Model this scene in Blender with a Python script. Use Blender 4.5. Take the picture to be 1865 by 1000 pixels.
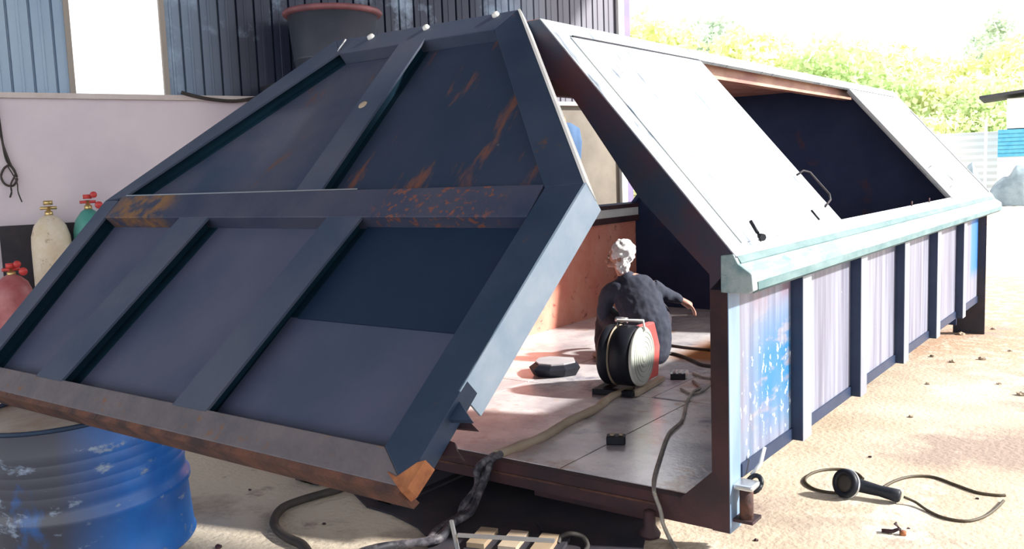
import bpy, bmesh, math, random
from mathutils import Vector, Matrix, noise
V = Vector
random.seed(7)
SC = bpy.context.scene
for o in list(bpy.data.objects): bpy.data.objects.remove(o)
COL = SC.collection

# ------------------------------------------------------------------ camera
F = 1642.0; CX, CY = 932.5, 500.0; CAMZ = 1.7
def _d(u, v): return V((u - CX, -(v - CY), -F))
_vy = _d(2150, 275).normalized(); _vx = -_d(-1300, 400); _vx = (_vx - _vy * _vx.dot(_vy)).normalized(); _vz = _vx.cross(_vy)
ROT = Matrix((_vx, _vy, _vz))
CP = V((0, 0, CAMZ))
cam_d = bpy.data.cameras.new('camera'); cam = bpy.data.objects.new('camera', cam_d); COL.objects.link(cam)
cam_d.sensor_width = 36; cam_d.lens = F / 1865 * 36; cam_d.clip_end = 500; cam_d.clip_start = .05
cam.matrix_world = Matrix.Translation(CP) @ ROT.to_4x4()
SC.camera = cam
def ray(u, v): return ROT @ _d(u, v)
def onz(u, v, z): r = ray(u, v); return CP + r * ((z - CP.z) / r.z)
def ony(u, v, y): r = ray(u, v); return CP + r * (y / r.y)
def onx(u, v, x): r = ray(u, v); return CP + r * (x / r.x)
def onpl(u, v, p, n): r = ray(u, v); return CP + r * ((V(p) - CP).dot(n) / r.dot(n))

# ------------------------------------------------------------------ light
SC.view_settings.view_transform = 'Standard'; SC.view_settings.look = 'None'
SC.view_settings.exposure = 0.0; SC.view_settings.gamma = 1; SC.view_settings.use_curve_mapping = False
w = bpy.data.worlds.new('sky'); SC.world = w; w.use_nodes = True
bg = w.node_tree.nodes['Background']; bg.inputs[0].default_value = (.93, .96, 1.0, 1); bg.inputs[1].default_value = 3.1
sd = bpy.data.lights.new('sun', 'SUN'); sd.energy = 11; sd.angle = math.radians(2.5); sd.color = (1, .96, .88)
sun = bpy.data.objects.new('sun', sd); COL.objects.link(sun)
SUN_AZ = (0.90, 0.43); SUN_EL = 33
el = math.radians(SUN_EL); sdir = V((SUN_AZ[0] * math.cos(el), SUN_AZ[1] * math.cos(el), math.sin(el))).normalized()
sun.rotation_euler = sdir.to_track_quat('Z', 'Y').to_euler(); sun.location = (6, 6, 12)

# ------------------------------------------------------------------ materials
def mat(name, c, c2=None, sc=4.0, lo=.35, hi=.65, rough=.6, metal=0, bump=0, bsc=40, patches=(), stretch=(1, 1, 1), spec=None, sheen=0):
    m = bpy.data.materials.new(name); m.use_nodes = True; nt = m.node_tree; N = nt.nodes; L = nt.links
    b = N['Principled BSDF']; b.inputs['Roughness'].default_value = rough; b.inputs['Metallic'].default_value = metal
    if spec is not None: b.inputs['Specular IOR Level'].default_value = spec
    tc = N.new('ShaderNodeTexCoord'); mp = N.new('ShaderNodeMapping'); mp.inputs['Scale'].default_value = stretch
    L.new(tc.outputs['Object'], mp.inputs[0])
    def col(x): return (x[0], x[1], x[2], 1)
    cur = None
    if c2 is None:
        rgb = N.new('ShaderNodeRGB'); rgb.outputs[0].default_value = col(c); cur = rgb.outputs[0]
    else:
        n = N.new('ShaderNodeTexNoise'); n.inputs['Scale'].default_value = sc; n.inputs['Detail'].default_value = 6; n.inputs['Roughness'].default_value = .6
        L.new(mp.outputs[0], n.inputs[0]); r = N.new('ShaderNodeValToRGB')
        r.color_ramp.elements[0].position = lo; r.color_ramp.elements[0].color = col(c)
        r.color_ramp.elements[1].position = hi; r.color_ramp.elements[1].color = col(c2)
        L.new(n.outputs['Fac'], r.inputs[0]); cur = r.outputs[0]
    # patches: (colour, scale, threshold, softness, stretch, box or None)   box = world (min, max, softness)
    for pt in patches:
        pc, ps, th, so = pt[:4]; st = pt[4] if len(pt) > 4 and pt[4] else (1, 1, 1); box = pt[5] if len(pt) > 5 else None
        mp2 = N.new('ShaderNodeMapping'); mp2.inputs['Scale'].default_value = st; mp2.inputs['Location'].default_value = (ps * 1.7, ps * .3, 3.1)
        L.new(tc.outputs['Object'], mp2.inputs[0])
        n = N.new('ShaderNodeTexNoise'); n.inputs['Scale'].default_value = ps; n.inputs['Detail'].default_value = 7; n.inputs['Roughness'].default_value = .65
        L.new(mp2.outputs[0], n.inputs[0])
        mr = N.new('ShaderNodeMapRange'); mr.inputs[1].default_value = th; mr.inputs[2].default_value = th + so
        L.new(n.outputs['Fac'], mr.inputs[0]); fac = mr.outputs[0]
        if box:
            geo = N.new('ShaderNodeNewGeometry'); sx = N.new('ShaderNodeSeparateXYZ'); L.new(geo.outputs['Position'], sx.inputs[0])
            (a, bb, s) = box
            for k in range(3):
                if a[k] is None: continue
                for lim, sg in ((a[k], 1), (bb[k], -1)):
                    q = N.new('ShaderNodeMapRange')
                    q.inputs[1].default_value = lim - sg * s; q.inputs[2].default_value = lim + sg * s
                    L.new(sx.outputs[k], q.inputs[0]); mu = N.new('ShaderNodeMath'); mu.operation = 'MULTIPLY'
                    L.new(fac, mu.inputs[0]); L.new(q.outputs[0], mu.inputs[1]); fac = mu.outputs[0]
        mx = N.new('ShaderNodeMix'); mx.data_type = 'RGBA'; L.new(fac, mx.inputs[0]); L.new(cur, mx.inputs[6]); mx.inputs[7].default_value = col(pc)
        cur = mx.outputs[2]
    L.new(cur, b.inputs['Base Color'])
    if bump:
        n = N.new('ShaderNodeTexNoise'); n.inputs['Scale'].default_value = bsc; n.inputs['Detail'].default_value = 5
        L.new(tc.outputs['Object'], n.inputs[0]); bp = N.new('ShaderNodeBump'); bp.inputs['Strength'].default_value = bump; bp.inputs['Distance'].default_value = .02
        L.new(n.outputs['Fac'], bp.inputs['Height']); L.new(bp.outputs[0], b.inputs['Normal'])
    return m

RUST = (.22, .07, .03)
M = {}
M['navy'] = mat('navy_door_paint', (.028, .046, .088), (.068, .072, .108), sc=1.6, rough=.62, spec=.25, bump=.08, patches=[((.13, .055, .035), 3.0, .60, .10, (1.5, .6, .6)), ((.10, .09, .09), 25, .70, .05)])
M['navyframe'] = mat('navy_frame_paint', (.010, .027, .062), (.026, .044, .082), sc=2.2, rough=.58, spec=.3, bump=.06, patches=[((.10, .05, .035), 6, .64, .08)])
M['navyface'] = mat('navy_face_paint', (.034, .054, .098), (.066, .078, .118), sc=1.8, rough=.58, spec=.3, bump=.06)
M['navylight'] = mat('worn_navy_sheet', (.042, .056, .104), (.074, .080, .132), sc=1.4, rough=.6, spec=.3)
M['ribshade'] = mat('teal_rib_shade', (.004, .018, .034), (.006, .026, .046), sc=3, rough=.8, spec=.1)  # painted shade for the inner faces of the door ribs and left frames
M['beam'] = mat('navy_beam_paint', (.024, .036, .075), (.058, .062, .098), sc=2.2, rough=.55, spec=.3, bump=.08, patches=[
    ((.17, .065, .05), 30, .55, .04, None, ((-2.75, None, None) and (-2.8, 2.0, 1.2), (-2.15, 4.0, 2.2), .06)),
    ((.20, .10, .04), 10, .42, .15, None, ((-4.9, 2.0, 1.2), (-4.4, 4.0, 2.2), .08))])
M['flange'] = mat('navy_flange_rusty', (.085, .078, .095), (.13, .11, .12), sc=7, rough=.7, bump=.15, patches=[((.16, .08, .045), 14, .60, .08)])
M['rustedge'] = mat('rusty_edge', (.035, .018, .018), (.13, .05, .03), sc=9, rough=.85, bump=.3)
M['rust'] = mat('bright_rust', (.16, .05, .025), (.42, .16, .06), sc=8, rough=.9, bump=.3)
M['darkrust'] = mat('dark_red_oxide', (.022, .010, .015), (.055, .018, .022), sc=4, rough=.75, bump=.15)
M['flangelit'] = mat('bare_lit_edge', (.30, .42, .56), (.42, .52, .64), sc=6, rough=.45, metal=.2)  # pale tone carries the outdoor light on the door's side flange
M['side'] = mat('pale_lilac_steel', (.12, .12, .17), (.24, .25, .32), sc=4, stretch=(1, 4, .18), rough=.5, bump=.03, patches=[
    ((.20, .13, .17), 4, .45, .15, None, ((None, 3.9, 1.02), (-1, 4.7, 1.2), .05)),  # pinkish patch paints the rim's shadow on the first panel
    ((.015, .13, .30), 2.6, .41, .06, (1, .8, 2.6), ((None, 4.15, .42), (-1, 4.9, .92), .16)), ((.06, .16, .27), 2.2, .46, .2, (1, 1, .8), ((None, 4.0, .2), (-1, 4.75, .7), .15)),
    ((.03, .14, .42), 2.0, .30, .06, (1, 2, .8), ((None, 9.8, .55), (-1, 10.3, 1.3), .06)),
    ((.60, .68, .72), 16, .60, .02, (1, 1.2, .8), ((None, 3.9, .30), (-1, 4.7, .80), .09)),
    ((.75, .8, .8), 30, .70, .03)])
M['post'] = mat('light_blue_post_paint', (.13, .20, .31), (.20, .28, .38), sc=4, stretch=(2, 2, .4), rough=.5)
M['ribm'] = mat('shaded_rib_steel', (.006, .018, .055), (.014, .028, .07), sc=4, rough=.5)  # near-black navy paints the shade on rib sides and bottom rail
M['ribface'] = mat('rib_lit_face', (.20, .21, .27), (.28, .31, .37), sc=4, stretch=(1, 1, .3), rough=.5)  # lit copy of the rib colour for the outer faces
M['roof'] = mat('pale_roof_steel', (.30, .34, .38), (.44, .46, .48), sc=2.2, rough=.38, spec=.4, bump=.03, patches=[((.09, .12, .17), 3.2, .55, .12, (1.2, 5.5, 1.2)), ((.16, .20, .26), 1.6, .55, .15, (1.2, 3.0, 1.2)), ((.60, .62, .62), 5, .6, .08, (1, 3, 1))])
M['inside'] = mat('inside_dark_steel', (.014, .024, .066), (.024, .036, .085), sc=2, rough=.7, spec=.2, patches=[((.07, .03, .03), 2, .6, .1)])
M['rim'] = mat('teal_weathered_rim', (.16, .27, .29), (.36, .42, .43), sc=7, stretch=(1, .35, 1), lo=.42, hi=.6, rough=.6, bump=.2, patches=[((.12, .22, .24), 12, .60, .06, (1, .5, 1))])
M['teal'] = mat('teal_grey_patina', (.055, .12, .13), (.13, .20, .21), sc=8, stretch=(1, .4, 1), rough=.7)
M['darksheet'] = mat('dark_navy_sheet', (.006, .018, .046), (.010, .024, .054), sc=1.5, rough=.6, spec=.2)
M['midsheet'] = mat('dull_navy_sheet', (.016, .032, .064), (.030, .042, .078), sc=1.4, rough=.6, spec=.2, patches=[((.14, .06, .045), 3.0, .545, .10, (2.4, .55, .55)), ((.10, .10, .13), 22, .71, .04)])
M['redwall'] = mat('red_oxide_wall', (.66, .22, .16), (.74, .34, .25), sc=2.5, rough=.6, bump=.12, patches=[((.28, .06, .06), 9, .6, .08), ((.6, .36, .28), 22, .68, .05)])
M['floorpl'] = mat('worn_steel_floor', (.44, .42, .46), (.78, .74, .76), sc=2.6, rough=.25, metal=.15, bump=.06, patches=[((.50, .38, .33), 3.0, .58, .08), ((.24, .26, .34), 2.0, .58, .1), ((.50, .46, .44), 18, .60, .05), ((.45, .18, .06), 3, .30, .1, None, ((-3.4, 6.7, None and 0 or -1), (-1.5, 7.8, 1), .12))])
M['blackp'] = mat('black_plastic', (.006, .008, .014), (.012, .014, .022), rough=.5, spec=.25)
M['rubber'] = mat('dark_rubber', (.02, .018, .018), (.05, .04, .035), rough=.7)
M['dusty'] = mat('dusty_cable_sleeve', (.02, .02, .03), (.22, .20, .22), sc=14, rough=.6, lo=.45, hi=.7)
M['olive'] = mat('brown_cord', (.05, .036, .018), rough=.6)
M['greycord'] = mat('grey_cable', (.30, .28, .25), (.16, .15, .14), sc=10, rough=.6)
M['white'] = mat('white_paint', (.75, .75, .74), (.66, .66, .64), rough=.5)
M['cream'] = mat('cream_cylinder_paint', (.62, .52, .36), (.72, .66, .56), sc=6, rough=.5, patches=[((.30, .2, .12), 9, .6, .1)])
M['green'] = mat('green_cylinder_paint', (.05, .25, .22), (.10, .36, .32), rough=.45)
M['maroon'] = mat('maroon_cylinder_paint', (.30, .06, .07), (.45, .16, .17), rough=.45)
M['redp'] = mat('red_plastic', (.55, .05, .05), rough=.4)
M['redbox'] = mat('red_housing_paint', (.60, .07, .07), (.66, .13, .12), sc=4, rough=.45)
M['brass'] = mat('brass', (.6, .45, .2), metal=.9, rough=.35)
M['chrome'] = mat('bright_steel', (.6, .62, .65), metal=.8, rough=.3)
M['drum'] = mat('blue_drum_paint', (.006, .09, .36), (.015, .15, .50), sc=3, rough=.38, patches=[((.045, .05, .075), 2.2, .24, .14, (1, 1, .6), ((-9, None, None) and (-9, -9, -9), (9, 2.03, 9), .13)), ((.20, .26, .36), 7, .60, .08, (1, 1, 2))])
M['drumlid'] = mat('rusty_drum_lid', (.30, .20, .14), (.46, .42, .38), sc=3, rough=.6, patches=[((.34, .13, .07), 4, .56, .1)])
M['tub'] = mat('dark_grey_tub', (.045, .055, .075), (.07, .075, .10), sc=2, rough=.35)
M['tubrim'] = mat('red_brown_rim', (.16, .06, .07), (.28, .11, .12), sc=4, rough=.6)
M['masonry'] = mat('lavender_plaster', (.60, .535, .60), (.68, .61, .66), sc=1.2, rough=.9, spec=.1, bump=.1, bsc=15)
M['beige'] = mat('beige_plaster', (.17, .15, .13), (.24, .215, .18), sc=2, rough=.9)
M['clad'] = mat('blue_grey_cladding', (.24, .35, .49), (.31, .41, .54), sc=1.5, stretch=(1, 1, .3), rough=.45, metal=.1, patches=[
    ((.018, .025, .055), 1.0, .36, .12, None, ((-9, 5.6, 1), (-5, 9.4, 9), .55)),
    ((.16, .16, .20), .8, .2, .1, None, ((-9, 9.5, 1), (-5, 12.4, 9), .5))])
M['ledge'] = mat('concrete_ledge', (.50, .43, .42), (.6, .54, .52), sc=4, rough=.9)
M['wood'] = mat('timber', (.30, .20, .11), (.42, .30, .18), sc=6, stretch=(1, 6, 6), rough=.8)
M['darksteel'] = mat('dark_chassis_steel', (.012, .014, .026), (.035, .028, .035), sc=4, rough=.7, bump=.1)
M['cardboard'] = mat('scrap_tan', (.24, .17, .11), (.32, .25, .17), rough=.9)
M['ground'] = mat('concrete_and_sand', (.40, .325, .25), (.52, .445, .36), sc=1.3, rough=.95, spec=.1, bump=.5, bsc=30, patches=[
    ((.30, .235, .20), .7, .52, .12), ((.62, .57, .50), 1.5, .58, .1), ((.66, .58, .47), 1.0, .36, .10, None, ((-14, -9, -9), (-2.9, 4.4, 9), .35)), ((.40, .32, .27), 3.0, .60, .08), ((.20, .13, .09), 45, .70, .04),  # pale boxed patch brightens shed ground that gets too little light
    ((.42, .27, .19), 6, .42, .10, None, ((-30, 8.6, -9), (30, 16, 9), .8)), ((.22, .13, .09), 26, .58, .05, None, ((-30, 8.8, -9), (30, 15, 9), .8))])
M['leafA'] = mat('leaves_yellow_green', (.66, .70, .34), (.82, .82, .55), sc=.6, rough=.7)
M['leafB'] = mat('leaves_green', (.48, .62, .30), (.70, .76, .46), sc=.6, rough=.7)
M['leafC'] = mat('leaves_grey_green', (.48, .58, .48), (.70, .74, .62), sc=.6, rough=.7)
for _k in ('leafA', 'leafB', 'leafC'):
    _nt = M[_k].node_tree; _b = _nt.nodes['Principled BSDF']; _t = _nt.nodes.new('ShaderNodeBsdfTranslucent'); _x = _nt.nodes.new('ShaderNodeMixShader'); _x.inputs[0].default_value = .45
    _nt.links.new(_b.inputs['Base Color'].links[0].from_socket, _t.inputs[0]); _o = _nt.nodes['Material Output']
    _nt.links.new(_b.outputs[0], _x.inputs[1]); _nt.links.new(_t.outputs[0], _x.inputs[2]); _nt.links.new(_x.outputs[0], _o.inputs[0])
M['bark'] = mat('bark', (.2, .15, .1), (.3, .24, .18), rough=.9)
M['hill'] = mat('grassy_slope', (.42, .45, .20), (.60, .58, .34), sc=.25, rough=.95)
M['tarp'] = mat('grey_tarp', (.09, .12, .14), (.20, .25, .27), sc=1.4, rough=.6, bump=.3, bsc=3)
M['bluesheet'] = mat('blue_roof_sheet', (.05, .30, .45), (.10, .38, .52), rough=.5)
M['palefence'] = mat('pale_fence_sheet', (.55, .60, .62), (.66, .68, .68), sc=.5, rough=.6)
M['shirt'] = mat('dark_shirt', (.018, .024, .045), (.038, .042, .068), sc=6, rough=.9, bump=.3, bsc=14)
M['trousers'] = mat('dark_trousers', (.02, .02, .03), (.035, .03, .045), rough=.9)
M['skin'] = mat('skin', (.40, .20, .15), (.46, .25, .19), rough=.55)
M['cloth'] = mat('white_head_cloth', (.70, .70, .72), (.58, .58, .62), sc=10, rough=.9, bump=.4, bsc=25)
M['shoe'] = mat('shoe_leather', (.03, .025, .025), (.06, .045, .04), rough=.6)
M['jacket'] = mat('blue_overalls', (.04, .09, .19), (.07, .13, .24), sc=4, rough=.9)
M['disc'] = mat('pale_disc', (.52, .54, .50), (.60, .62, .58), rough=.5)
M['discring'] = mat('disc_groove', (.36, .40, .34), rough=.5)
M['tan'] = mat('tan_dusty', (.32, .25, .18), (.42, .34, .26), rough=.7)
# translucent pane
m = bpy.data.materials.new('translucent_sheet'); m.use_nodes = True; nt = m.node_tree; nt.nodes.clear()
o_ = nt.nodes.new('ShaderNodeOutputMaterial'); t1 = nt.nodes.new('ShaderNodeBsdfTransparent'); t2 = nt.nodes.new('ShaderNodeBsdfTranslucent'); t2.inputs[0].default_value = (.9, .9, .9, 1)
mx = nt.nodes.new('ShaderNodeMixShader'); mx.inputs[0].default_value = .35; nt.links.new(t1.outputs[0], mx.inputs[1]); nt.links.new(t2.outputs[0], mx.inputs[2]); nt.links.new(mx.outputs[0], o_.inputs[0])
M['pane'] = m

# ------------------------------------------------------------------ helpers
def tag(o, label=None, cat=None, group=None, kind=None):
    if label: o['label'] = label
    if cat: o['category'] = cat
    if group: o['group'] = group
    if kind: o['kind'] = kind
    return o
def empty(name, loc, label=None, cat=None, group=None):
    o = bpy.data.objects.new(name, None); COL.objects.link(o); o.location = loc; o.empty_display_size = .2
    return tag(o, label, cat, group)
class MB:
    """collects geometry in world coordinates"""
    def __init__(s): s.b = bmesh.new(); s.mi = 0
    def poly(s, pts):
        f = s.b.faces.new([s.b.verts.new(p) for p in pts]); f.material_index = s.mi; return f
    def box(s, lo, hi):
        return s.obox(V(lo), V((hi[0] - lo[0], 0, 0)), V((0, hi[1] - lo[1], 0)), V((0, 0, hi[2] - lo[2])))
    def obox(s, o, a, b, c):
        vs = [s.b.verts.new(o + a * i + b * j + c * k) for k in (0, 1) for j in (0, 1) for i in (0, 1)]
        for q in ((0, 2, 3, 1), (4, 5, 7, 6), (0, 1, 5, 4), (2, 6, 7, 3), (0, 4, 6, 2), (1, 3, 7, 5)):
            f = s.b.faces.new([vs[i] for i in q]); f.material_index = s.mi
        return s
    def bar(s, p, q, wv, hv):   # box beam from p to q, centred, half extents given as vectors
        p, q, wv, hv = V(p), V(q), V(wv), V(hv)
        return s.obox(p - wv - hv, q - p, wv * 2, hv * 2)
    def prism(s, pts, ext):     # planar polygon extruded by vector
        ext = V(ext); a = [s.b.verts.new(V(p)) for p in pts]; b = [s.b.verts.new(V(p) + ext) for p in pts]
        n = len(pts); fs = [s.b.faces.new(a), s.b.faces.new(b[::-1])]
        for i in range(n): fs.append(s.b.faces.new([a[i], b[i], b[(i + 1) % n], a[(i + 1) % n]]))
        for f in fs: f.material_index = s.mi
        return s
    def tube(s, pts, r, n=8, closed=False):
        pts = [V(p) for p in pts]; rings = []; k = len(pts)
        up = V((.013, .021, 1)).normalized()
        for i, p in enumerate(pts):
            t = (pts[min(i + 1, k - 1)] - pts[max(i - 1, 0)]).normalized()
            a = t.cross(up)
            if a.length < .05: a = t.cross(V((1, 0, 0)))
            a.normalize(); b = a.cross(t); rr = r[i] if isinstance(r, (list, tuple)) else r
            rings.append([s.b.verts.new(p + (a * math.cos(x) + b * math.sin(x)) * rr) for x in [2 * math.pi * j / n for j in range(n)]])
        for i in range(k - 1):
            for j in range(n):
                f = s.b.faces.new([rings[i][j], rings[i][(j + 1) % n], rings[i + 1][(j + 1) % n], rings[i + 1][j]]); f.smooth = True; f.material_index = s.mi
        for R_ in (rings[0][::-1], rings[-1]):
            f = s.b.faces.new(R_); f.material_index = s.mi
        return s
    def lathe(s, prof, base=(0, 0, 0), axis=(0, 0, 1), n=40, smooth=True):   # prof: list (radius, height)
        base = V(base); ax = V(axis).normalized(); a = ax.orthogonal().normalized(); b = ax.cross(a); rings = []
        for (r, h) in prof:
            if r < 1e-5: rings.append([s.b.verts.new(base + ax * h)])
            else: rings.append([s.b.verts.new(base + ax * h + (a * math.cos(x) + b * math.sin(x)) * r) for x in [2 * math.pi * j / n for j in range(n)]])
        for A, B in zip(rings, rings[1:]):
            for j in range(n):
                q = [A[j % len(A)], A[(j + 1) % len(A)], B[(j + 1) % len(B)], B[j % len(B)]]
                q2 = []; [q2.append(x) for x in q if x not in q2]
                if len(q2) > 2:
                    f = s.b.faces.new(q2); f.smooth = smooth; f.material_index = s.mi
        return s
    def build(s, name, m, parent=None, bevel=0, origin=None, wn=False):
        me = bpy.data.meshes.new(name); bmesh.ops.recalc_face_normals(s.b, faces=s.b.faces)
        loc = V((0, 0, 0))
        if parent is not None:
            q = parent; 
            while q: loc = loc + q.location; q = q.parent
        elif origin is not None: loc = V(origin)
        bmesh.ops.translate(s.b, vec=-loc, verts=s.b.verts)
        s.b.to_mesh(me); s.b.free()
        o = bpy.data.objects.new(name, me); COL.objects.link(o)
        if parent is not None: o.parent = parent
        elif origin is not None: o.location = loc
        for mm in (m if isinstance(m, (list, tuple)) else [m]): me.materials.append(mm)
        if bevel:
            md = o.modifiers.new('bevel', 'BEVEL'); md.width = bevel; md.segments = 2; md.limit_method = 'ANGLE'
        return o
def smooth_path(pts, k=6):
    pts = [V(p) for p in pts]; out = []
    for i in range(len(pts) - 1):
        p0 = pts[max(i - 1, 0)]; p1 = pts[i]; p2 = pts[i + 1]; p3 = pts[min(i + 2, len(pts) - 1)]
        for j in range(k):
            t = j / k
            out.append(.5 * ((2 * p1) + (p2 - p0) * t + (2 * p0 - 5 * p1 + 4 * p2 - p3) * t * t + (3 * p1 - p0 - 3 * p2 + p3) * t ** 3))
    out.append(pts[-1]); return out

ZG = -0.10      # ground level
ZF = 0.13       # container floor level

# ================================================================== SETTING
g = MB(); g.box((-70, -12, ZG - .3), (60, 90, ZG)); tag(g.build('floor', M['ground']), kind='structure')
WD = V((.351, .936, 0)).normalized(); WN = V((-.936, .351, 0)).normalized(); WP = V((-8.70, 4.36, 0))
def wp(t, z, out=0): return WP + WD * t + V((0, 0, z)) - WN * out
def wb(mb, t0, t1, z0, z1, o0, o1): return mb.obox(wp(t0, z0, o1), WD * (t1 - t0), WN * (o1 - o0), V((0, 0, z1 - z0)))
LZ = 2.63; TE = 7.05
mb = MB(); wb(mb, -5, 4.6, ZG, LZ - .05, -.2, 0); tag(mb.build('wall_back', M['masonry']), kind='structure')
mb = MB(); wb(mb, 4.6, TE, ZG, LZ - .05, -.2, 0); tag(mb.build('wall_right', M['beige']), kind='structure')
mb = MB(); wb(mb, -5, TE, LZ - .05, LZ, -.2, .06); tag(mb.build('trim_1', M['ledge']), kind='structure')
# corrugated cladding with a gap for the window
mb = MB(); W0, W1 = .30, 1.12
def clad(mb, t0, t1, z0, z1, pitch=.19):
    t = t0; pr = []
    while t < t1 - 1e-4:
        for dt, o in ((0, 0), (.008, -.035), (.03, -.035), (.038, 0), (.10, 0), (.105, .008), (.115, .008), (.12, 0)):
            if t + dt < t1: pr.append((t + dt, o))
        t += pitch
    pr.append((t1, 0))
    a = [mb.b.verts.new(wp(q, z0, o)) for q, o in pr]; b = [mb.b.verts.new(wp(q, z1, o)) for q, o in pr]
    for i in range(len(pr) - 1): mb.b.faces.new([a[i], a[i + 1], b[i + 1], b[i]])
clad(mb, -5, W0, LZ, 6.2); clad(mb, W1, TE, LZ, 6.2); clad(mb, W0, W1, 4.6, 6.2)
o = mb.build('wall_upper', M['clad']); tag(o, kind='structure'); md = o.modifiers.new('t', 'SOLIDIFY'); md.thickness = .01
mb = MB(); wb(mb, W0, W1, LZ, 4.6, -.01, 0); wn_ = tag(mb.build('window_1', M['pane']), kind='structure')
mb = MB(); wb(mb, W0 - .05, W0, LZ, 4.6, -.02, .04); wb(mb, W1, W1 + .05, LZ, 4.6, -.02, .04)
mb.build('window_frame', mat('window_frame_tan', (.30, .27, .24), rough=.7), wn_)
mb = MB(); wb(mb, TE, TE + .10, ZG, 6.2, -.06, .06); tag(mb.build('trim_2', M['white'], bevel=.005), kind='structure')
mb = MB(); wb(mb, TE + .12, TE + .32, ZG, 6.2, -.14, -.08); tag(mb.build('trim_3', mat('violet_grey_post', (.16, .14, .26), (.22, .17, .30), rough=.6)), kind='structure')
# shed roof: shades the door and the camera side; unseen edge shaped to keep the container sunlit
ROOFZ = 6.2
mb = MB()
YB = 5.6
pts = [(-14, -12), (14, -12), (14, 8.2), (7, 7.4), (5.2, 7.0), (2.0, 6.1), (0.8, 6.4), (0.8, 12.0), (-14, 12.0)]
mb.prism([V((x, y, ROOFZ)) for x, y in pts], (0, 0, .12))
tag(mb.build('ceiling', mat('roof_underside', (.30, .31, .34), rough=.8)), kind='structure')

# ================================================================== CONTAINER
XL, XR = -5.10, -1.63; XTL, XTR = -4.12, -2.612; ZR, ZT = 1.30, 2.477; Y0, Y1 = 3.83, 10.8
CT = empty('waste_container', (-3.365, 7.3, ZF - .13), 'large steel waste container with slanted lids, near door swung up, person inside', 'container')
XB = -1.588                       # roof panel foot
E = V((XTR - XB, 0, ZT - 1.302)); EL = E.length; E.normalize(); NR = V((E.z, 0, -E.x))     # outward normal of right slope
def rs(y, s, h=0): return V((XB, y, 1.302)) + E * s + NR * h
def ls(y, s, h=0):
    p = rs(y, s, h); return V((-6.70 - p.x, p.y, p.z))
def slab(mb, fn, y0, y1, s0, s1, h0, h1):
    o = fn(y0, s0, h0); return mb.obox(o, fn(y1, s0, h0) - o, fn(y0, s1, h0) - o, fn(y0, s0, h1) - o)
# floor sheets
mb = MB()
for x0, x1, yy0, yy1 in ((-5.08, -3.95, 3.9, 5.47), (-3.94, -2.62, 3.9, 5.47), (-2.61, -1.875, 3.9, 5.5), (-5.08, -3.95, 5.48, 9.3), (-3.94, -2.9, 5.48, 9.3), (-2.89, -1.875, 5.51, 7.55)):
    mb.box((x0, yy0, ZF - .03), (x1, yy1, ZF))
mb.build('floor_plate', M['floorpl'], CT)
mb = MB(); mb.box((-2.89, 7.56, ZF - .03), (-1.875, 9.3, ZF)); mb.build('rear_floor_plate', M['inside'], CT)  # dark colour stands in for the shadow over the rear floor
mb = MB(); mb.box((-4.6, 3.9, .0), (-2.45, 9.9, ZF - .03)); mb.build('underframe', M['darksteel'], CT)
# side walls
mb = MB(); mb.box((XR - .008, 3.9, .30), (XR, 10.2, 1.2)); mb.build('side_wall', M['side'], CT)
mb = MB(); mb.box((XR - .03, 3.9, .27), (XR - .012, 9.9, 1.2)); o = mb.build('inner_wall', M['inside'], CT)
mb = MB(); mb.prism([(XR, 3.96, .30), (XR + .012, 3.96, .30), (XR + .012, 3.96, .235), (XR - .02, 3.96, .225), (-1.86, 3.96, .09), (-1.875, 3.96, .13), (-1.71, 3.96, .285)], (0, 6.2, 0)); mb.build('bottom_rail', M['ribm'], CT)
mb = MB(); mb.box((XL, 3.9, .0), (XL + .02, 9.9, 1.2)); mb.build('side_wall', M['redwall'], CT)
# end bulkhead
pro = [(XL + .02, ZF), (XR - .03, ZF), (XR - .03, ZR - .02), (XTR, ZT - .03), (XTL + .02, ZT - .03), (XL + .02, ZR - .02)]
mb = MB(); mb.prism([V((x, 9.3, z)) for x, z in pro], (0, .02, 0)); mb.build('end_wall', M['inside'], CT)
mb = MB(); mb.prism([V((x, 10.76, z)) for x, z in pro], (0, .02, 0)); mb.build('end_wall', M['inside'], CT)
# ribs on the right side
for y in (4.66, 5.74, 6.85, 7.95, 9.07):
    mb = MB(); mb.box((XR, y, .235), (XR + .063, y + .135, 1.15)); mb.mi = 1; mb.box((XR + .063, y, .235), (XR + .067, y + .135, 1.15))
    mb.build('rib', [M['ribm'], M['ribface']], CT)
mb = MB(); mb.box((XR - .22, 10.2, ZG), (XR + .075, 10.22, 1.14)); mb.build('rear_leg', M['darksteel'], CT)
mb = MB(); mb.box((XL - .05, 10.2, ZG), (XL + .2, 10.22, 1.14)); mb.build('rear_leg', M['darksteel'], CT)
for y in (4.66, 5.74, 6.85, 7.95, 9.07):
    mb = MB(); mb.box((XL - .07, y, .235), (XL, y + .135, 1.15)); mb.build('rib', M['ribm'], CT)
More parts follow.
